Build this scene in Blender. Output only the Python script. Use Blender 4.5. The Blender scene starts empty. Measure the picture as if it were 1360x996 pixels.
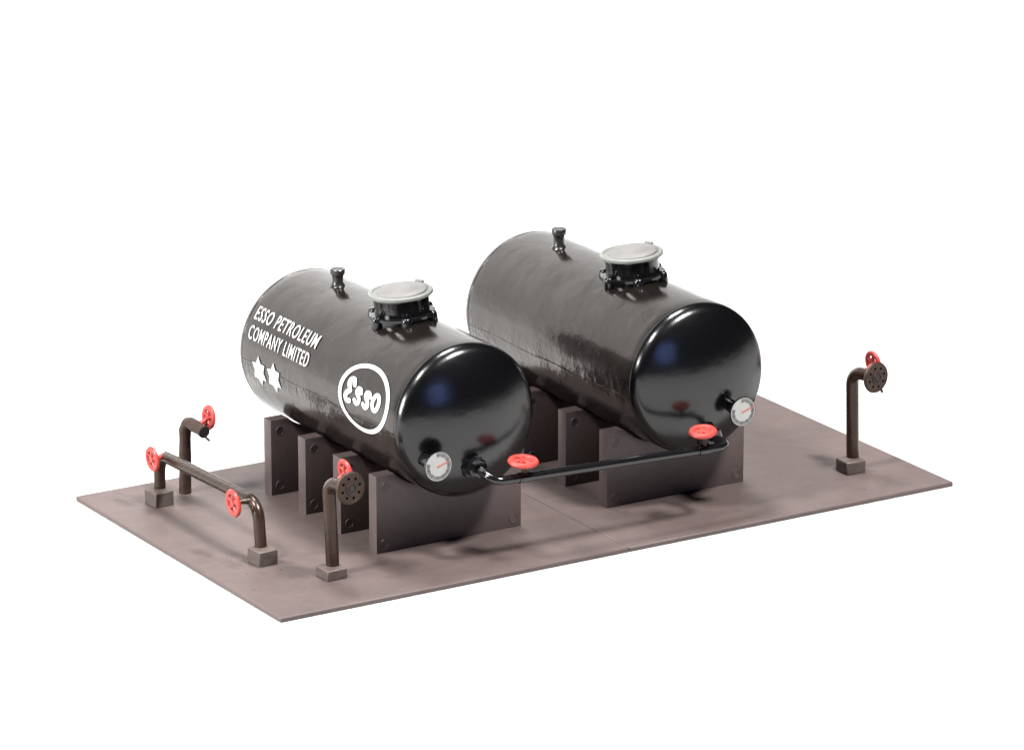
import bpy, bmesh, math, random
from mathutils import Vector, Matrix

S = 2.0                      # one baseboard width = 2 units
PI = math.pi
sc = bpy.context.scene
COL = sc.collection

# ------------------------------------------------------------------ camera
AZ, EL, DIST = math.radians(31.55565), math.radians(16.99611), 6.93925
fwd = Vector((math.sin(AZ)*math.cos(EL), math.cos(AZ)*math.cos(EL), -math.sin(EL)))
cd = bpy.data.cameras.new('camera'); cam = bpy.data.objects.new('camera', cd); COL.objects.link(cam)
cam.location = (Vector((0.75923, 0.70551, 0)) - fwd*DIST)*S
cam.rotation_euler = fwd.to_track_quat('-Z', 'Y').to_euler()
cd.sensor_width = 36; cd.lens = 36*6616.38/1360; cd.clip_start = 0.1; cd.clip_end = 200
sc.camera = cam

# ------------------------------------------------------------------ world + studio lamps and added fills
w = bpy.data.worlds.new('World'); sc.world = w; w.use_nodes = True
bg = w.node_tree.nodes['Background']; bg.inputs[0].default_value = (1, 1, 1, 1); bg.inputs[1].default_value = 0.012

def softbox(name, loc, target, sx, sy, power, col=(1, 1, 1)):
    l = bpy.data.lights.new(name, 'AREA'); l.shape = 'RECTANGLE'; l.size = sx; l.size_y = sy
    l.energy = power; l.color = col
    o = bpy.data.objects.new(name, l); COL.objects.link(o)
    o.location = loc
    o.rotation_euler = (Vector(target)-Vector(loc)).to_track_quat('-Z', 'Y').to_euler()
    return o
CEN = (1.0, 0.6, 0.1)
softbox('softbox_left',  (-4.4, .1, 7.6), CEN, 1.15, 1.15, 1300, (1, .985, .96))
softbox('softbox_right', (2.55, -3.9, 7.7), CEN, 1.15, 1.15, 1900, (1, .975, .955))
softbox('added_overhead_fill', (1.5, 2.0, 7.6), CEN, 1.6, 1.6, 700, (1, .985, .97))  # added fill, lifts the shaded centre of the base plate
softbox('added_side_fill', (-7.0, 1.6, 2.3), (.4, .6, .1), 2.2, 2.2, 1050, (1, .98, .96))  # extra lamp put in to brighten the left faces of the saddles
d_ = softbox('added_backdrop_fill', (1.6, 2.9, 5.6), (2.2, 6.6, 1.3), 5.5, 1.2, 740); d_.data.spread = math.radians(115)  # lamp added to keep the sweep behind the tanks white
g_ = softbox('window_glow', (0.1, -7.8, 2.3), (.9, .1, .3), 2.5, 2.5, 46, (.27, .42, 1)); g_.data.shape = 'DISK'

sc.view_settings.view_transform = 'Standard'; sc.view_settings.look = 'None'
sc.view_settings.exposure = 0; sc.view_settings.gamma = 1; sc.view_settings.use_curve_mapping = False

# ------------------------------------------------------------------ materials
def mat(name, col, rough=.5, var=.0, vscale=6, bump=0, bscale=40, bdetail=4, stretch=None, coat=0, spec=.5, tint=None):
    m = bpy.data.materials.new(name); m.use_nodes = True
    nt = m.node_tree; N = nt.nodes; L = nt.links
    b = N['Principled BSDF']
    b.inputs['Base Color'].default_value = (*col, 1); b.inputs['Roughness'].default_value = rough
    b.inputs['Specular IOR Level'].default_value = spec
    if coat: b.inputs['Coat Weight'].default_value = coat; b.inputs['Coat Roughness'].default_value = .08
    tc = N.new('ShaderNodeTexCoord'); mp = N.new('ShaderNodeMapping'); L.new(tc.outputs['Object'], mp.inputs[0])
    if stretch: mp.inputs['Scale'].default_value = stretch
    if var:
        n = N.new('ShaderNodeTexNoise'); n.inputs['Scale'].default_value = vscale; n.inputs['Detail'].default_value = 6
        L.new(tc.outputs['Object'], n.inputs[0])
        r = N.new('ShaderNodeValToRGB'); r.color_ramp.elements[0].position = .3; r.color_ramp.elements[1].position = .7
        t = tint or col
        r.color_ramp.elements[0].color = (*[c*(1-var) for c in col], 1)
        r.color_ramp.elements[1].color = (*[c*(1+var) for c in t], 1)
        L.new(n.outputs[0], r.inputs[0]); L.new(r.outputs[0], b.inputs['Base Color'])
        mr = N.new('ShaderNodeMapRange'); mr.inputs[3].default_value = rough*.85; mr.inputs[4].default_value = min(1, rough*1.2)
        L.new(n.outputs[0], mr.inputs[0]); L.new(mr.outputs[0], b.inputs['Roughness'])
    if bump:
        n = N.new('ShaderNodeTexNoise'); n.inputs['Scale'].default_value = bscale; n.inputs['Detail'].default_value = bdetail
        L.new(mp.outputs[0], n.inputs[0])
        bp = N.new('ShaderNodeBump'); bp.inputs['Strength'].default_value = bump; bp.inputs['Distance'].default_value = .01
        L.new(n.outputs[0], bp.inputs['Height']); L.new(bp.outputs[0], b.inputs['Normal'])
    return m

M = {}
M['table'] = mat('white_paper', (.42, .42, .42), .8)
M['saddle'] = mat('saddle_plastic', (.058, .0415, .040), .5, var=.08, vscale=8, bump=.06, bscale=60)
M['pipe'] = mat('brown_plastic', (.015, .0080, .0058), .27, spec=.4, var=.3, vscale=14, bump=.09, bscale=40)
M['block'] = mat('block_plastic', (.062, .046, .041), .55, var=.15, vscale=20, bump=.2, bscale=60)
M['vent'] = mat('vent_paint', (.010, .0085, .0078), .3, bump=.08, bscale=30)
M['flange'] = mat('flange_plastic', (.020, .0115, .0088), .5, spec=.35, var=.3, vscale=30, bump=.25, bscale=70)
M['bore_shade'] = mat('painted_bore_shade', (.006, .0045, .004), .6)  # near-black colour painted as the shade inside holes
M['red'] = mat('red_paint', (.285, .026, .020), .42, var=.22, vscale=24, bump=.12, bscale=90)
M['black'] = mat('black_gloss_paint', (.004, .004, .0045), .13, bump=.12, bscale=18, bdetail=3)
M['capblack'] = mat('end_cap_paint', (.0015, .0015, .0020), .21, bump=.10, bscale=20, bdetail=8)
M['white'] = mat('white_transfer', (.48, .48, .47), .45, var=.06, vscale=30)
M['star'] = mat('star_transfer', (.36, .375, .365), .45, var=.10, vscale=24)
M['lid'] = mat('lid_grey_paint', (.108, .115, .105), .5, var=.22, vscale=22, bump=.16, bscale=40)
M['panel'] = mat('lid_panel_paint', (.104, .101, .099), .6, var=.22, vscale=18, bump=.14, bscale=40)
M['dial'] = mat('dial_card', (.27, .27, .258), .5, var=.04, vscale=40)
M['tick'] = mat('dial_print', (.03, .03, .03), .5)
M['needle'] = mat('needle_red', (.42, .05, .03), .45)

for k_ in ('pipe', 'flange'): M[k_].node_tree.nodes['Principled BSDF'].inputs['Specular Tint'].default_value = (1, .80, .70, 1)
def base_material():
    """sprayed brown plastic card: cloudy patches, rubbed streaks and a scatter of dark nicks"""
    m = mat('base_plastic', (.07, .053, .05), .55, spec=.4)
    nt = m.node_tree; N = nt.nodes; L = nt.links; b = N['Principled BSDF']; tc = N['Texture Coordinate']
    def noise(sc, det, mapping=None):
        n = N.new('ShaderNodeTexNoise'); n.inputs['Scale'].default_value = sc; n.inputs['Detail'].default_value = det
        if mapping:
            mp = N.new('ShaderNodeMapping'); mp.inputs['Scale'].default_value = mapping; L.new(tc.outputs['Object'], mp.inputs[0]); L.new(mp.outputs[0], n.inputs[0])
        else: L.new(tc.outputs['Object'], n.inputs[0])
        return n.outputs[0]
    def ramp(v, p0, c0, p1, c1):
        r = N.new('ShaderNodeValToRGB'); e = r.color_ramp.elements
        e[0].position, e[0].color, e[1].position, e[1].color = p0, (*c0, 1), p1, (*c1, 1)
        L.new(v, r.inputs[0]); return r.outputs[0]
    def mix(kind, f, a, c):
        q = N.new('ShaderNodeMix'); q.data_type = 'RGBA'; q.blend_type = kind; q.inputs[0].default_value = f
        L.new(a, q.inputs[6]); L.new(c, q.inputs[7]); return q.outputs[2]
    cloud = ramp(noise(3.2, 5), .3, (.063, .0470, .0445), .72, (.078, .0575, .0545))
    streak = ramp(noise(5, 4, (.5, 3.0, 1)), .3, (.90, .91, .92), .75, (1.06, 1.04, 1.02))
    fine = ramp(noise(46, 6), .3, (.93, .93, .93), .7, (1.06, 1.06, 1.06))
    vo = N.new('ShaderNodeTexVoronoi'); vo.inputs['Scale'].default_value = 13; L.new(tc.outputs['Object'], vo.inputs[0])
    gate = N.new('ShaderNodeMath'); gate.operation = 'GREATER_THAN'; gate.inputs[1].default_value = .50; L.new(noise(2.3, 2), gate.inputs[0])
    nick = N.new('ShaderNodeMapRange'); nick.inputs[1].default_value = .03; nick.inputs[2].default_value = .075; nick.inputs[3].default_value = 1; nick.inputs[4].default_value = 0
    L.new(vo.outputs['Distance'], nick.inputs[0])
    nk = N.new('ShaderNodeMath'); nk.operation = 'MULTIPLY'; L.new(nick.outputs[0], nk.inputs[0]); L.new(gate.outputs[0], nk.inputs[1])
    nc = ramp(nk.outputs[0], 0, (1, 1, 1), 1, (.45, .42, .42))
    c = mix('MULTIPLY', 1, mix('MULTIPLY', 1, mix('MULTIPLY', 1, cloud, streak), fine), nc)
    L.new(c, b.inputs['Base Color'])
    h = N.new('ShaderNodeMath'); h.operation = 'SUBTRACT'; L.new(noise(24, 6), h.inputs[0]); L.new(nk.outputs[0], h.inputs[1])
    bp = N.new('ShaderNodeBump'); bp.inputs['Strength'].default_value = .16; bp.inputs['Distance'].default_value = .01
    L.new(h.outputs[0], bp.inputs['Height']); L.new(bp.outputs[0], b.inputs['Normal'])
    rr = N.new('ShaderNodeMapRange'); rr.inputs[3].default_value = .45; rr.inputs[4].default_value = .68; L.new(noise(6, 5), rr.inputs[0]); L.new(rr.outputs[0], b.inputs['Roughness'])
    return m
M['base'] = base_material()

def barrel_material():
    m = bpy.data.materials.new('barrel_black_paint'); m.use_nodes = True
    nt = m.node_tree; N = nt.nodes; L = nt.links; b = N['Principled BSDF']
    b.inputs['Base Color'].default_value = (.0052, .0042, .0036, 1); b.inputs['Specular Tint'].default_value = (1, .915, .865, 1); b.inputs['Specular IOR Level'].default_value = .75
    tc = N.new('ShaderNodeTexCoord')
    # brush strokes run along the barrel, lumps over all
    mp = N.new('ShaderNodeMapping'); mp.inputs['Scale'].default_value = (1, .35, 1); mp.inputs['Rotation'].default_value = (.5, 0, .3)
    L.new(tc.outputs['Object'], mp.inputs[0])
    n1 = N.new('ShaderNodeTexNoise'); n1.inputs['Scale'].default_value = 34; n1.inputs['Detail'].default_value = 5; L.new(mp.outputs[0], n1.inputs[0])
    n2 = N.new('ShaderNodeTexNoise'); n2.inputs['Scale'].default_value = 9; n2.inputs['Detail'].default_value = 3; L.new(tc.outputs['Object'], n2.inputs[0])
    n3 = N.new('ShaderNodeTexNoise'); n3.inputs['Scale'].default_value = 95; n3.inputs['Detail'].default_value = 6; L.new(tc.outputs['Object'], n3.inputs[0])
    # a filed, filled joint: a band at mid height
    sx = N.new('ShaderNodeSeparateXYZ'); L.new(tc.outputs['Object'], sx.inputs[0])
    def math_(op, a, bb=None):
        q = N.new('ShaderNodeMath'); q.operation = op
        for k, v in enumerate((a, bb)):
            if v is None: continue
            if isinstance(v, (int, float)): q.inputs[k].default_value = v
            else: L.new(v, q.inputs[k])
        return q.outputs[0]
    d = math_('ABSOLUTE', math_('ADD', sx.outputs[2], .035))
    mr = N.new('ShaderNodeMapRange'); mr.inputs[1].default_value = .01; mr.inputs[2].default_value = .06
    mr.inputs[3].default_value = 1; mr.inputs[4].default_value = 0; L.new(d, mr.inputs[0])
    patch = N.new('ShaderNodeMapRange'); patch.inputs[1].default_value = .42; patch.inputs[2].default_value = .62; L.new(n2.outputs[0], patch.inputs[0])
    rough_h = math_('MULTIPLY', math_('MULTIPLY', mr.outputs[0], patch.outputs[0]), n3.outputs[0])
    # specks of dust in the paint
    vo = N.new('ShaderNodeTexVoronoi'); vo.inputs['Scale'].default_value = 26; L.new(tc.outputs['Object'], vo.inputs[0])
    sp = N.new('ShaderNodeMapRange'); sp.inputs[1].default_value = .035; sp.inputs[2].default_value = .065; sp.inputs[3].default_value = 1; sp.inputs[4].default_value = 0
    L.new(vo.outputs['Distance'], sp.inputs[0])
    gate = math_('GREATER_THAN', n2.outputs[0], .47)
    speck = math_('MULTIPLY', sp.outputs[0], gate)
    h = math_('ADD', math_('MULTIPLY', n1.outputs[0], .22), math_('MULTIPLY', n2.outputs[0], .6))
    h = math_('ADD', h, math_('MULTIPLY', rough_h, 1.1)); h = math_('ADD', h, math_('MULTIPLY', speck, .25))
    bp = N.new('ShaderNodeBump'); bp.inputs['Strength'].default_value = .34; bp.inputs['Distance'].default_value = .01
    L.new(h, bp.inputs['Height']); L.new(bp.outputs[0], b.inputs['Normal'])
    rr = N.new('ShaderNodeMapRange'); rr.inputs[3].default_value = .10; rr.inputs[4].default_value = .26; L.new(n1.outputs[0], rr.inputs[0])
    L.new(rr.outputs[0], b.inputs['Roughness'])
    return m
M['barrel'] = barrel_material()

# ------------------------------------------------------------------ helpers (all lengths in baseboard widths)
def thing(name, loc, label, cat, group=None):
    o = bpy.data.objects.new(name, None); o.empty_display_size = .05; COL.objects.link(o)
    o.location = Vector(loc)*S; o['label'] = label; o['category'] = cat
    if group: o['group'] = group
    o['_base'] = [float(c) for c in loc]
    return o
def base_of(o):
    while o.parent: o = o.parent
    return Vector(o.get('_base', (0, 0, 0)))
def obj(name, bm, m, parent=None, smooth=True, angle=40, bevel=0, base=None):
    """link a bmesh given in world widths as one mesh object under parent"""
    bmesh.ops.recalc_face_normals(bm, faces=bm.faces)
    b0 = base_of(parent) if parent else Vector(base or (0, 0, 0))
    bm.transform(Matrix.Scale(S, 4) @ Matrix.Translation(-b0))
    me = bpy.data.meshes.new(name)
    if smooth:
        for f in bm.faces: f.smooth = True
        for e in bm.edges:
            if len(e.link_faces) == 2 and e.calc_face_angle(0) > math.radians(angle): e.smooth = False
    bm.to_mesh(me); bm.free(); me.materials.append(m)
    o = bpy.data.objects.new(name, me); COL.objects.link(o)
    if parent: o.parent = parent
    else: o.location = b0*S
    if bevel:
        md = o.modifiers.new('bevel', 'BEVEL'); md.width = bevel*S; md.segments = 2; md.limit_method = 'ANGLE'; md.angle_limit = math.radians(40)
        md.harden_normals = False
    return o
def frame(n):
    n = Vector(n).normalized(); a = Vector((0, 0, 1)) if abs(n.z) < .9 else Vector((1, 0, 0))
    u = a.cross(n).normalized(); v = n.cross(u); return u, v, n
def fillet(pts, rad, k=8):
    pts = [Vector(p) for p in pts]; out = [pts[0]]
    for i in range(1, len(pts)-1):
        a, b, c = pts[i-1], pts[i], pts[i+1]
        d1 = (a-b).normalized(); d2 = (c-b).normalized()
        ang = d1.angle(d2)
        if ang > 3.05: out.append(b); continue
        t = min(rad/math.tan(ang/2), (a-b).length*.49 if i > 1 else (a-b).length*.95, (c-b).length*.49 if i < len(pts)-2 else (c-b).length*.95)
        R = t*math.tan(ang/2)
        cen = b + (d1+d2).normalized()*(R/math.sin(ang/2))
        p0 = b+d1*t-cen; p1 = b+d2*t-cen
        for j in range(k+1):
            out.append(cen + p0.normalized().slerp(p1.normalized(), j/k)*p0.length)
    out.append(pts[-1]); return out
def tube(bm, pts, r, n=20, cap=True, rfun=None, squash=None):
    pts = [Vector(p) for p in pts]; rings = []
    T = []
    for i in range(len(pts)):
        a = pts[max(i-1, 0)]; b = pts[min(i+1, len(pts)-1)]; T.append((b-a).normalized())
    u, v, _ = frame(T[0])
    for i, p in enumerate(pts):
        if i:
            q = T[i-1].rotation_difference(T[i]); u = q @ u
        u = (u - T[i]*u.dot(T[i])).normalized(); v = T[i].cross(u)
        rr = rfun(i/(len(pts)-1)) * r if rfun else r
        rings.append([bm.verts.new(p + (u*math.cos(2*PI*k/n) + v*math.sin(2*PI*k/n))*rr) for k in range(n)])
    for a, b in zip(rings, rings[1:]):
        for k in range(n): bm.faces.new((a[k], a[(k+1) % n], b[(k+1) % n], b[k]))
    if cap:
        bm.faces.new(rings[0][::-1]); bm.faces.new(rings[-1])
    return bm
def densify(pts, step):
    out = [Vector(pts[0])]
    for a, b in zip(pts, pts[1:]):
        a, b = Vector(a), Vector(b); k = max(1, int((b-a).length/step))
        for j in range(1, k+1): out.append(a.lerp(b, j/k))
    return out
def lathe(bm, org, axis, prof, n=48, close_ends=True):
    """prof: list of (distance along axis, radius)"""
    u, v, a = frame(axis); org = Vector(org); rings = []
    for t, r in prof:
        if r < 1e-6: rings.append([bm.verts.new(org+a*t)])
        else: rings.append([bm.verts.new(org+a*t+(u*math.cos(2*PI*k/n)+v*math.sin(2*PI*k/n))*r) for k in range(n)])
    for A, B in zip(rings, rings[1:]):
        if len(A) == 1 and len(B) == 1: continue
        for k in range(n):
            k2 = (k+1) % n
            if len(A) == 1: bm.faces.new((A[0], B[k2], B[k]))
            elif len(B) == 1: bm.faces.new((A[k], A[k2], B[0]))
            else: bm.faces.new((A[k], A[k2], B[k2], B[k]))
    if close_ends:
        if len(rings[0]) > 1: bm.faces.new(rings[0][::-1])
        if len(rings[-1]) > 1: bm.faces.new(rings[-1])
    return bm
def box(bm, lo, hi, rot=0):
    lo, hi = Vector(lo), Vector(hi); c = (lo+hi)/2; d = hi-lo
    m = Matrix.Translation(c) @ Matrix.Rotation(rot, 4, 'Z') @ Matrix.Diagonal((*d, 1))
    bmesh.ops.create_cube(bm, size=1, matrix=m); return bm
def torus(bm, cen, axis, R, r, n=36, k=10, flat=1.0):
    u, v, a = frame(axis); cen = Vector(cen); rings = []
    for i in range(n):
        d = u*math.cos(2*PI*i/n)+v*math.sin(2*PI*i/n)
        rings.append([bm.verts.new(cen+d*(R+r*math.cos(2*PI*j/k))+a*(r*flat*math.sin(2*PI*j/k))) for j in range(k)])
    for i in range(n):
        A, B = rings[i], rings[(i+1) % n]
        for j in range(k): bm.faces.new((A[j], B[j], B[(j+1) % k], A[(j+1) % k]))
    return bm
def B(): return bmesh.new()

# ------------------------------------------------------------------ setting: the white sweep
def build_sweep():
    bm = B(); prof = [(-1.75, -.0062), (2.9, -.0062)]
    for k in range(1, 13):
        t = k/12*PI/2; prof.append((2.9+.9*math.sin(t), -.0062+.9*(1-math.cos(t))))
    prof.append((3.8, 3.6))
    rows = [[bm.verts.new((x, y, z)) for x in (-3.2, 5.4)] for y, z in prof]
    for a, b in zip(rows, rows[1:]): bm.faces.new((a[0], a[1], b[1], b[0]))
    o = obj('white_backdrop', bm, M['table'], angle=60); o['kind'] = 'structure'
build_sweep()

# ------------------------------------------------------------------ baseboard
D = .5452
bt = thing('base_plate', (.5, D/2, -.006), 'flat brown plastic base plate in two halves under both black tanks', 'base plate')
for x0, x1 in ((0, .4981), (.4986, 1.0)):
    obj('base_slab', box(B(), (x0, 0, -.006), (x1, D, 0)), M['base'], bt, bevel=.0013)

# ------------------------------------------------------------------ saddles
SW, SH, ST = .2117, .1012, .0193
def saddle_mesh(x0, y0):
    bm = B(); R = .110; bot = .0738
    cx = SW/2-.0075; zc = bot+R
    half = math.sqrt(R*R-(zc-SH)**2)
    pts = [(0, 0), (SW, 0), (SW, SH)]
    a0 = math.atan2(SH-zc, half); a1 = math.atan2(SH-zc, -half)
    if a1 > 0: a1 -= 2*PI
    for k in range(25):
        a = a0+(a1-a0)*k/24
        pts.append((cx+R*math.cos(a), zc+R*math.sin(a)))
    pts.append((0, SH))
    f = bm.faces.new([bm.verts.new((x0+x, y0, z)) for x, z in pts])
    r = bmesh.ops.extrude_face_region(bm, geom=[f])
    for v in r['geom']:
        if isinstance(v, bmesh.types.BMVert): v.co.y += ST
    # round the long outer edges a little, then the four ejector-pin rings moulded in the face
    ed = [e for e in bm.edges if e.calc_face_angle(0) > 1.0]
    bmesh.ops.bevel(bm, geom=ed, offset=.0014, segments=2, profile=.5, affect='EDGES')
    for px, pz in ((.0125, .0125), (SW-.0125, .0125), (.0135, SH-.0155), (SW-.0135, SH-.0155)):
        torus(bm, (x0+px, y0, pz), (0, 1, 0), .0056, .00055, 24, 6)
        lathe(bm, (x0+px, y0, pz), (0, -1, 0), [(-.001, .0046), (.0002, .0046), (.0002, 0)], 20)
    return bm
T1 = dict(xc=.3135, zc=.173, r=.099, yf=.0978, yr=.4850, seam=92.5)
T2 = dict(xc=.6572, zc=.1725, r=.0993, yf=.0962, yr=.4890, seam=98)
sx1, sx2 = .2160, .5570
first = None
def saddle(x0, y0, label, group):
    global first
    if first is None:
        first = obj('saddle_support', saddle_mesh(x0, y0), M['saddle'], base=(x0, y0, 0), angle=35); o = first
    else:
        o = first.copy(); COL.objects.link(o); o.location = Vector((x0, y0, 0))*S
    o['label'] = label; o['category'] = 'saddle'; o['group'] = group
    return o
G = 'brown saddles carrying the tanks'
saddle(sx1, .1432, 'frontmost brown slab saddle under the white lettered tank, nearest its dial', G)
saddle(sx1, .2333, 'second brown saddle from the front under the lettered tank, behind the flanged stand pipe', G)
saddle(sx1, .3234, 'third brown saddle from the front under the lettered tank', G)
saddle(sx1, .4135, 'rearmost brown saddle under the lettered tank, at its starred end', G)
saddle(sx2, .1446, 'frontmost brown saddle under the plain tank, behind the black connecting pipe', G)
o = saddle(sx2+.0015, .2460, 'second brown saddle from the front under the plain black tank, mostly in shadow', G)

saddle(sx2+.0005, .3470, 'third brown saddle from the front under the plain tank, seen through the gap', G)
saddle(sx2, .4380, 'rearmost brown saddle under the plain tank, almost hidden in shadow behind the lettered tank', G)

# ------------------------------------------------------------------ tanks
def on_barrel(t, y, ang, h=0.0):
    r = t['r']+h
    return Vector((t['xc']+r*math.sin(ang), y, t['zc']+r*math.cos(ang)))
def cap_profile(r, k=1.0):
    out = []; rf = .0195
    for i in range(9):
        a = 1.06*i/8; out.append((rf*math.sin(a)*k, r-rf*(1-math.cos(a))))
    y0, r0 = out[-1]; al = PI/2-1.06; Rs = r0/math.sin(al)
    for i in range(1, 19):
        b = al*(1-i/18); out.append((y0+Rs*(math.cos(b)-math.cos(al)), max(0, Rs*math.sin(b))))
    out[-1] = (out[-1][0], 0)
    return out
def cap_depth(r, rho):
    pr = cap_profile(r)
    for (ya, ra), (yb, rb) in zip(pr, pr[1:]):
        if rb <= rho <= ra: return ya+(yb-ya)*(ra-rho)/(ra-rb+1e-9)
    return pr[-1][0]
def wrap(bm, t, y0, ang0, h):
    """flat artwork (u to the right, v up) laid on the left flank of the barrel"""
    for v in bm.verts:
        v.co = on_barrel(t, y0-v.co.x, ang0+v.co.y/t['r'], h+v.co.z)
def slice_up(bm, step=.004, lim=.08):
    k = int(lim/step)
    for i in range(-k, k+1):
        bmesh.ops.bisect_plane(bm, geom=bm.verts[:]+bm.edges[:]+bm.faces[:], plane_co=(0, i*step, 0), plane_no=(0, 1, 0))
def text_bm(s, width, height, bold=.004):
    cu = bpy.data.curves.new('lettering', 'FONT'); cu.body = s; cu.offset = bold; cu.resolution_u = 4; cu.space_character = 1.16
    tmp = bpy.data.objects.new('lettering_tmp', cu); COL.objects.link(tmp)
    dg = bpy.context.evaluated_depsgraph_get(); dg.update()
    me = bpy.data.meshes.new_from_object(tmp.evaluated_get(dg))
    bm = B(); bm.from_mesh(me); bpy.data.objects.remove(tmp); bpy.data.curves.remove(cu); bpy.data.meshes.remove(me)
    xs = [v.co.x for v in bm.verts]; ys = [v.co.y for v in bm.verts]
    for v in bm.verts:
        v.co = Vector(((v.co.x-min(xs))/(max(xs)-min(xs))*width, (v.co.y-min(ys))/(max(ys)-min(ys))*height-height/2, 0))
    slice_up(bm); return bm
def ribbon(bm, pts, wd, closed=False, caps=True):
    pts = [Vector((*p, 0)) for p in pts]; n = len(pts); L_, R_ = [], []
    wf = wd if callable(wd) else (lambda t: wd)
    for i in range(n):
        a = pts[(i-1) % n] if closed or i else pts[0]; b = pts[(i+1) % n] if closed or i < n-1 else pts[-1]
        d = (b-a).normalized(); q = Vector((-d.y, d.x, 0)); hw = wf(i/max(1, n-1))/2
        L_.append(bm.verts.new(pts[i]+q*hw)); R_.append(bm.verts.new(pts[i]-q*hw))
    for i in range(n if closed else n-1):
        j = (i+1) % n; bm.faces.new((L_[i], L_[j], R_[j], R_[i]))
    if caps and not closed:
        for e, s in ((0, -1), (n-1, 1)):
            d = (pts[1]-pts[0]).normalized()*-1 if s < 0 else (pts[-1]-pts[-2]).normalized()
            q = Vector((-d.y, d.x, 0)); hw = wf(0 if s < 0 else 1)/2
            arc = [bm.verts.new(pts[e]+(q*math.cos(a)+d*math.sin(a))*hw) for a in [PI*k/6 for k in range(1, 6)]]
            A, Z = (R_[e], L_[e]) if s < 0 else (L_[e], R_[e])
            bm.faces.new([A]+arc+[Z])
    return bm
def spline(ctrl, k=7):
    P = [Vector((*c, 0)) for c in ctrl]; P = [2*P[0]-P[1]]+P+[2*P[-1]-P[-2]]; out = []
    for i in range(1, len(P)-2):
        for j in range(k):
            t = j/k; a, b, c, d = P[i-1], P[i], P[i+1], P[i+2]
            out.append(.5*((2*b)+(c-a)*t+(2*a-5*b+4*c-d)*t*t+(3*b-a-3*c+d)*t**3))
    out.append(P[-2]); return [(p.x, p.y) for p in out]

def gauge(t, parent, gx, gz, yface):
    rho = math.hypot(gx-t['xc'], gz-t['zc']); yc = t['yf']-cap_depth(t['r'], rho)
    R = .0190
    bm = B()
    lathe(bm, (gx, yc+.006, gz), (0, -1, 0), [(0, .0085), (yc+.006-yface-.0042, .0085), (yc+.006-yface-.0040, R-.003), (yc+.006-yface-.003, R-.0004),
          (yc+.006-yface-.001, R+.0001), (yc+.006-yface+.0003, R-.0001), (yc+.006-yface+.0003, R-.0005), (yc+.006-yface-.0006, R-.0006)], 48)
    g = obj('gauge', bm, M['black'], parent)
    yf = yface-.0001
    obj('dial_face', lathe(B(), (gx, yface+.0007, gz), (0, -1, 0), [(0, R-.0005), (.0008, R-.0005), (.0008, 0)], 48), M['dial'], g)
    bm = B()
    for k in range(46):
        a = math.radians(97-k*6.5)           # clockwise from the top, blank at upper left
        d = Vector((math.cos(a), 0, math.sin(a))); q = Vector((-d.z, 0, d.x))
        r0 = .0122 if k % 5 == 0 else .0128; hw = .00058 if k % 5 == 0 else .00042
        c = Vector((gx, yface-.0004, gz))
        bm.faces.new([bm.verts.new(c+d*r0+q*hw), bm.verts.new(c+d*r0-q*hw), bm.verts.new(c+d*.0174-q*hw), bm.verts.new(c+d*.0174+q*hw)])
    obj('tick_marks', bm, M['tick'], g, smooth=False)
    bm = B(); a = math.radians(18); d = Vector((math.cos(a), 0, math.sin(a))); q = Vector((-d.z, 0, d.x)); c = Vector((gx, yface-.0008, gz))
    f = bm.faces.new([bm.verts.new(c-d*.002+q*.0007), bm.verts.new(c-d*.002-q*.0007), bm.verts.new(c+d*.0155-q*.0003), bm.verts.new(c+d*.0155+q*.0003)])
    r = bmesh.ops.extrude_face_region(bm, geom=[f])
    for v in r['geom']:
        if isinstance(v, bmesh.types.BMVert): v.co.y += .0005
    obj('needle', bm, M['needle'], g, smooth=False)
    return g

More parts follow.
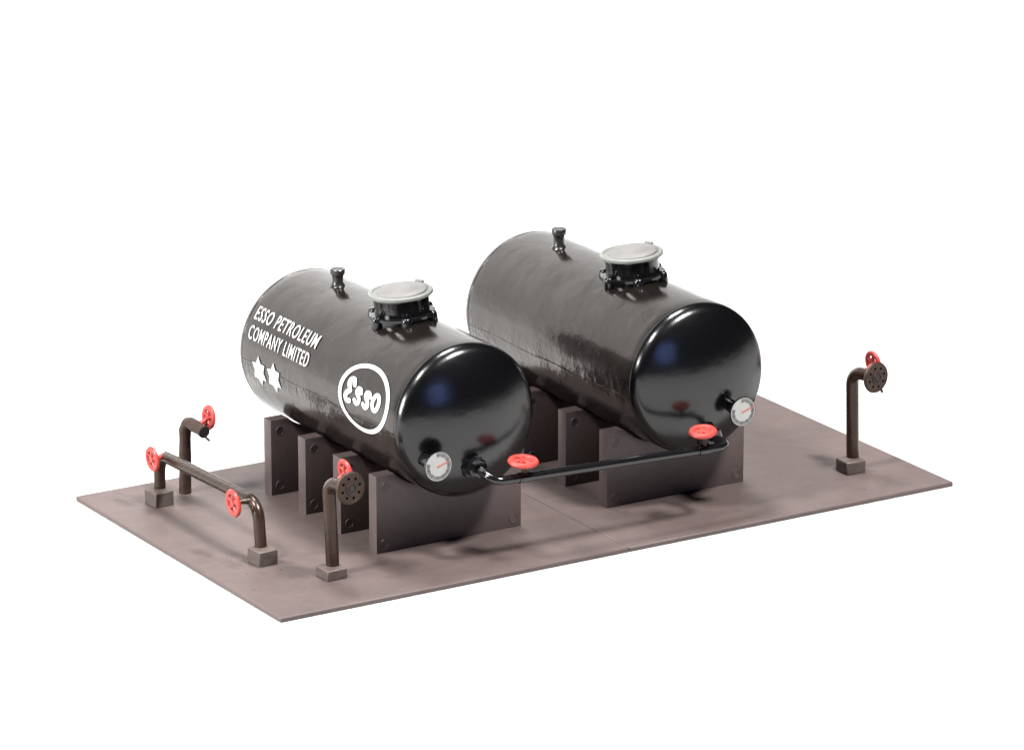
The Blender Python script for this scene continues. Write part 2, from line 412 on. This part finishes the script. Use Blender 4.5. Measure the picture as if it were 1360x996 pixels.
def tank(t, name, label, gpos, nutpos, mx, my, vent_y, vent_ang, vent_top):
    xc, zc, r, yf, yr = t['xc'], t['zc'], t['r'], t['yf'], t['yr']
    root = thing(name, (xc, (yf+yr)/2, zc), label, 'storage tank')
    # barrel: slightly uneven tube, with the moulded joint of its two halves as a fine raised line
    bm = B(); n = 128; rows = []; ny = 60
    rng = random.Random(len(label))
    ph = [rng.uniform(0, 6) for _ in range(4)]
    for j in range(ny+1):
        y = yf+(yr-yf)*j/ny; row = []
        for k in range(n):
            a = 2*PI*k/n
            rr = r*(1+.0016*math.sin(3*a+ph[0]+y*9)+.0012*math.sin(2*a+ph[1]-y*21)+.0010*math.sin(5*a+y*33+ph[2]))
            if j in (0, ny): rr = r-.0004
            row.append(bm.verts.new((xc+rr*math.sin(a), y, zc+rr*math.cos(a))))
        rows.append(row)
    for A, Bq in zip(rows, rows[1:]):
        for k in range(n): bm.faces.new((A[k], A[(k+1) % n], Bq[(k+1) % n], Bq[k]))
    obj('barrel', bm, M['barrel'], root)
    for s in (-1, 1):
        bm = B(); tube(bm, [on_barrel(t, yf+.002+(yr-yf-.004)*k/24, s*math.radians(t['seam'])+.012*math.sin(k*.7), -.0010+.0003*math.sin(k*2.1)) for k in range(25)], .0017, 8)
        obj('joint_line', bm, M['barrel'], root)
    cp = [(-.004, r-.002), (0, r-.0016), (.0004, r-.0004)] + [(y+.0012, q) for y, q in cap_profile(r-.0002)]
    obj('end_cap', lathe(B(), (xc, yf, zc), (0, -1, 0), cp, 128, False), M['capblack'], root, angle=60)
    obj('end_cap', lathe(B(), (xc, yr, zc), (0, 1, 0), cp, 96, False), M['barrel'], root, angle=60)
    # manhole: short neck on a flat bolted ring, lid leaning a touch to the left
    ax = Vector((math.sin(math.radians(-4)), .035, math.cos(math.radians(-4)))).normalized()
    lc = Vector((mx, my, zc+r+.0275))                               # underside of the lid
    bm = B(); lathe(bm, lc, ax, [(-.045, .0350), (-.005, .0350), (-.003, .0362), (0, .0362)], 64)
    mh = obj('manhole', bm, M['black'], root)
    fc = lc-ax*.0225
    bm = B(); lathe(bm, fc, ax, [(-.0170, .0385), (-.0042, .0400), (-.0035, .0420), (-.0005, .0420), (.0005, .0405), (.0005, .034)], 64, False)
    obj('base_flange', bm, M['black'], mh)
    for k in range(6):
        a = 2*PI*k/6+.12; q = Vector((math.cos(a), math.sin(a), 0)); q = (q-ax*q.dot(ax)).normalized()
        bm = B(); lathe(bm, fc+q*.0405, ax, [(-.0150, .0055), (-.0110, .0070), (-.0015, .0066), (.0015, .0055), (.0027, .0038), (.0030, 0)], 14)
        obj('bolt_lug', bm, M['black'], mh)
    bm = B(); lathe(bm, lc, ax, [(.0, .0365), (.0, .0402), (.0010, .0412), (.0040, .0412), (.0050, .0402), (.0054, .0382), (.0051, .0362), (.0038, .0352), (.0038, 0)], 72)
    lid = obj('lid', bm, M['lid'], mh)
    pa = Vector((math.sin(math.radians(-6.0)), .045, 1)).normalized()
    bm = B(); lathe(bm, lc+Vector((.0018, .0012, .0003)), pa, [(.0036, .0330), (.0050, .0324), (.0057, .0310), (.0059, 0)], 64); obj('lid_panel', bm, M['panel'], mh)
    hd = Vector((.93, .36, 0)); hd = (hd-ax*hd.dot(ax)).normalized()
    hp = lc+ax*.0050+hd*.0385; side = ax.cross(hd)
    bm = B(); tube(bm, [hp-side*.0055, hp+side*.0055], .0034, 12)
    tube(bm, [hp-hd*.005+ax*.001, hp+hd*.004-ax*.001], .0036, 10); obj('lid_hinge', bm, M['lid'], mh)
    # filler vent
    vb = on_barrel(t, vent_y, vent_ang, -.003)
    h = vent_top
    bm = B(); lathe(bm, vb, (0, 0, 1), [(0, .012), (.004, .0090), (.008, .0070), (.6*h, .0072), (.72*h, .0082), (.74*h, .0094), (.97*h, .0098), (h, .0092), (h-.0003, 0)], 28)
    obj('vent', bm, M['vent'], root)
    gauge(t, root, *gpos)
    # hexagonal union where the connecting pipe leaves the cap
    nx, nz = nutpos; yc = yf-cap_depth(r, math.hypot(nx-xc, nz-zc))
    bm = B(); lathe(bm, (nx, yc+.008, nz), (0, -1, 0), [(0, .0168), (.010, .0168), (.0125, .0150), (.0125, .0132), (.0225, .0132), (.0245, .0110), (.0245, 0)], 8)
    obj('pipe_union', bm, M['black'], root, angle=25)
    return root

tank1 = tank(T1, 'oil_tank', 'black oil tank with white lettering, two stars and an oval emblem on its flank', (0.2456, 0.1381, .041), (.3085, .1220), .3090, .2390, .398, math.radians(-3), .0255)
tank2 = tank(T2, 'oil_tank', 'plain black oil tank without lettering, standing to the right of the lettered one', (0.6954, 0.1345, .041), (.6610, .1020), .6535, .2390, .4065, math.radians(-5.5), .0285)

# lettering, stars and oval emblem on the left flank
LIFT = .0010
def flank(name, bm, ang, y0, m, parent, h=LIFT):
    wrap(bm, T1, y0, math.radians(ang), h); return obj(name, bm, m, parent, angle=60)
flank('lettering', text_bm('ESSO PETROLEUM', .1600, .0185), -55.5, .4735, M['white'], tank1)
flank('lettering', text_bm('COMPANY LIMITED', .1550, .0185), -70.6, .4730, M['white'], tank1)
for y0, an in ((.4392, -96.8), (.3998, -96.2)):
    bm = B(); vs = []
    for k in range(12):
        a = PI/2+PI*k/6+.06; q = .0202 if k % 2 == 0 else .0128
        vs.append(bm.verts.new((q*math.cos(a)*.92, q*math.sin(a), 0)))
    bm.faces.new(vs); slice_up(bm, .003, .024); flank('star', bm, an, y0, M['star'], tank1)
EY, EA = .1735, -77.2
EX = 1.42                     # the artwork is drawn narrow and stretched along the barrel
def art(ctrl, wd, closed=False):
    bm = B(); ribbon(bm, [(x/EX, y) for x, y in ctrl], wd, closed)
    for v in bm.verts: v.co.x *= EX
    return bm
emblem = flank('oval_emblem', art([(.0575*math.cos(2*PI*k/96), .0402*math.sin(2*PI*k/96)) for k in range(96)], .0055, True), EA, EY, M['white'], tank1)
# E: a round-backed epsilon, s s o: fat brush letters
E_ = spline([(-.0262, .0108), (-.0298, .0166), (-.0362, .0150), (-.0382, .0095), (-.0345, .0035), (-.0335, .0020), (-.0395, -.0020), (-.0425, -.0075), (-.0390, -.0118), (-.0322, -.0108)])
s_ = [(.0064, .0050), (.0040, .0086), (-.0020, .0080), (-.0030, .0030), (.0030, -.0020), (.0036, -.0070), (-.0020, -.0102), (-.0068, -.0075)]
flank('emblem_letter', art(E_, .0064), EA, EY, M['white'], emblem)
flank('emblem_letter', art(spline([(x*.95-.0135, y) for x, y in s_]), .0060), EA, EY, M['white'], emblem)
flank('emblem_letter', art(spline([(x*.95+.0080, y+.0003) for x, y in s_]), .0060), EA, EY, M['white'], emblem)
flank('emblem_letter', art([(.0298+.0072*math.cos(2*PI*k/40)+.0012*math.sin(2*PI*k/40), .0017+.0098*math.sin(2*PI*k/40)) for k in range(40)], .0056, True), EA, EY, M['white'], emblem)

# ------------------------------------------------------------------ hand wheels
def handwheel(parent, cen, axis, foot, R=.0160, m=None, spokes=5, stem_m=None, name='handwheel', fat=1.2):
    cen = Vector(cen); u, v, a = frame(axis)
    bm = B(); torus(bm, cen, a, R-.0028, .0030*fat, 36, 8, .75)
    for k in range(spokes):
        q = 2*PI*k/spokes+.4; d = u*math.cos(q)+v*math.sin(q)
        tube(bm, [cen+d*.002, cen+d*(R-.003)], .0019*fat, 6)
    lathe(bm, cen-a*.0025, a, [(0, .0036*fat), (.0045, .0036*fat), (.005, .002), (.005, 0)], 14)
    wobj = obj(name, bm, m or M['red'], parent)
    bm = B(); tube(bm, [cen+a*.001, Vector(foot)], .0028, 10, rfun=lambda t: .8+.5*t)
    obj('stem', bm, stem_m or M['pipe'], wobj)
    return wobj

# ------------------------------------------------------------------ connecting pipe between the caps
n1 = Vector((.3085, .0450, .1215)); n2 = Vector((.6610, .0480, .1010))
cp = thing('connecting_pipe', (.485, .0195, .11), 'glossy black pipe joining the two tank ends, with two red wheels on it', 'pipe')
path = fillet([n1, (.3110, .0195, .1130), (.6600, .0195, .1010), n2], .017, 8)
obj('pipe', tube(B(), path, .0058, 18), M['black'], cp)
for cx_, wz, tilt, wr in ((.3554, .1320, .0, .0177), (.6213, .1262, -.12, .0163)):
    pz = .1130-.0120*(cx_-.311)/.349
    wv = handwheel(cp, (cx_-.001, .0200, wz), (tilt, -.10, 1), (cx_+.002, .0195, pz+.002), R=wr, stem_m=M['flange'], fat=1.55)
    bm = B(); tube(bm, [(cx_-.008, .0195, pz+.0003), (cx_+.008, .0195, pz-.0003)], .0068, 14); obj('valve_body', bm, M['black'], cp)

# ------------------------------------------------------------------ stand pipes with flange
def flange_bm(c, n, R, th):
    u, v, a = frame(n); c = Vector(c); bm = B()
    edges = []
    def loop(cx, cy, r, k, ph=0):
        vs = [bm.verts.new((cx+r*math.cos(2*PI*i/k+ph), cy+r*math.sin(2*PI*i/k+ph), 0)) for i in range(k)]
        return [bm.edges.new((vs[i], vs[(i+1) % k])) for i in range(k)]
    edges += loop(0, 0, R, 40)
    for i in range(8):
        q = 2*PI*i/8+.25; edges += loop(.70*R*math.cos(q), .70*R*math.sin(q), R*.105, 12)
    edges += loop(0, 0, R*.27, 20)
    bmesh.ops.triangle_fill(bm, edges=edges, use_beauty=True)
    fs = bm.faces[:]
    r = bmesh.ops.extrude_face_region(bm, geom=fs)
    for w_ in r['geom']:
        if isinstance(w_, bmesh.types.BMVert): w_.co.z -= th
    torus(bm, (0, 0, .0003), (0, 0, 1), R*.36, R*.07, 28, 8)
    torus(bm, (0, 0, -th/2), (0, 0, 1), R-.0006, th*.62, 40, 8)
    m = Matrix((u, v, a)).transposed().to_4x4(); m.translation = c
    bm.transform(m); return bm
def stand_pipe(name, label, bc, bs, bh, rot, foot, top, end, wheel, tab):
    root = thing(name, (bc[0], bc[1], 0), label, 'stand pipe', 'flanged stand pipes on the base plate')
    obj('footing', box(B(), (bc[0]-bs[0]/2, bc[1]-bs[1]/2, -.0005), (bc[0]+bs[0]/2, bc[1]+bs[1]/2, bh), rot), M['block'], root, bevel=.0016)
    rng = random.Random(3)
    path = densify(fillet([foot, top, end], .017, 8), .012)
    obj('pipe', tube(B(), path, .0083, 20), M['pipe'], root)
    d = (Vector(end)-Vector(top)).normalized(); fd = Vector((d.x, d.y, d.z*.3)).normalized()
    fe = Vector(end)
    fl = obj('flange', flange_bm(fe, fd, .0185, .0045), M['flange'], root, angle=35)
    obj('bore_shade', lathe(B(), fe-fd*.0047, fd, [(0, .0178), (.0006, .0178), (.0006, 0)], 36), M['bore_shade'], fl)  # dark disc behind the bolt holes, shade put in its colour
    bm = B(); lathe(bm, fe+fd*.0001, fd, [(0, .0062), (.0003, .0062), (.0003, .0040), (.0012, .0036), (.0014, 0)], 20); obj('bore_shade', bm, M['bore_shade'], fl)  # dark front disc painted as the shaded centre hole
    if tab:
        bm = B(); tube(bm, [fe-fd*.002+Vector((.0085, 0, -.0165)), fe-fd*.002+Vector((.0105, 0, -.0215))], .0018, 8); obj('moulding_tab', bm, M['flange'], fl)
    mid = Vector(end).lerp(Vector(top), .62)
    handwheel(root, wheel, (1, 0, .12), (mid.x+.002, wheel[1], mid.z+.004), R=.0160, stem_m=M['red'])
    return root
stand_pipe('stand_pipe', 'brown flanged stand pipe at the front left, before the lettered tank', (.1265, .1000), (.0282, .0310), .0132, .03,
           (.1310, .1040, .009), (.1283, .1075, .1195), (.1318, .0575, .1248), (.1425, .0905, .1350), False)
stand_pipe('stand_pipe', 'brown flanged stand pipe standing alone at the right end of the base plate', (.9120, .1065), (.0292, .0290), .0172, -.08,
           (.9188, .1120, .015), (.9175, .1150, .1335), (.9240, .0690, .1355), (.9345, .0925, .1480), True)

# bare outlet pipe at the back left (no footing, no flange)
root = thing('outlet_pipe', (.1275, .484, 0), 'rough brown bent outlet pipe at the back left corner, red wheel at its open end', 'stand pipe')
path = densify(fillet([(.1272, .4840, -.0005), (.1290, .4840, .0990), (.1320, .4370, .0935)], .015, 8), .010)
obj('pipe', tube(B(), path, .0079, 20, rfun=lambda t: 1+.05*math.sin(31*t)+.04*math.sin(57*t+1)), M['flange'], root, angle=60)
e = Vector((.1320, .4370, .0935)); d = (e-Vector((.1290, .4840, .0990))).normalized()
obj('bore_shade', lathe(B(), e-d*.001, d, [(0, .0062), (.0014, .0062), (.0014, 0)], 20), M['bore_shade'], root)  # dark disc on the closed end, painted as the shaded hollow
obj('moulding_tab', tube(B(), [e-d*.002+Vector((.002, 0, -.007)), e+Vector((.006, -.003, -.0115))], .0016, 8), M['flange'], root)
handwheel(root, (.1480, .4545, .1065), (1, 0, -.08), (.1325, .4560, .0975), R=.0155, stem_m=M['red'])

# the low pipe run along the left edge, on two footings
root = thing('pipe_run', (.080, .327, 0), 'low horizontal brown pipe run along the left edge on two square footings', 'pipe')
for (bx, by, bh) in ((.0775, .4610, .0195), (.0795, .1895, .0192)):
    obj('footing', box(B(), (bx-.0135, by-.0145, -.0005), (bx+.0135, by+.0145, bh), .05), M['block'], root, bevel=.0014)
path = densify(fillet([(.0815, .4660, .014), (.0832, .4700, .0640), (.0815, .2040, .0735), (.0815, .1965, .014)], .024, 10), .02)
obj('pipe', tube(B(), path, .0075, 20), M['pipe'], root)
bm = B(); tube(bm, [Vector((.0828, .452, .0718)), Vector((.0820, .235, .0797))], .0009, 6); obj('mould_line', bm, M['pipe'], root)
handwheel(root, (.0620, .4475, .0665), (1, 0, .06), (.0790, .4530, .0655), R=.0160, stem_m=M['red'])
handwheel(root, (.0560, .2200, .0730), (1, 0, .06), (.0770, .2160, .0735), R=.0172)
for o in list(COL.objects):
    if '_base' in o: del o['_base']
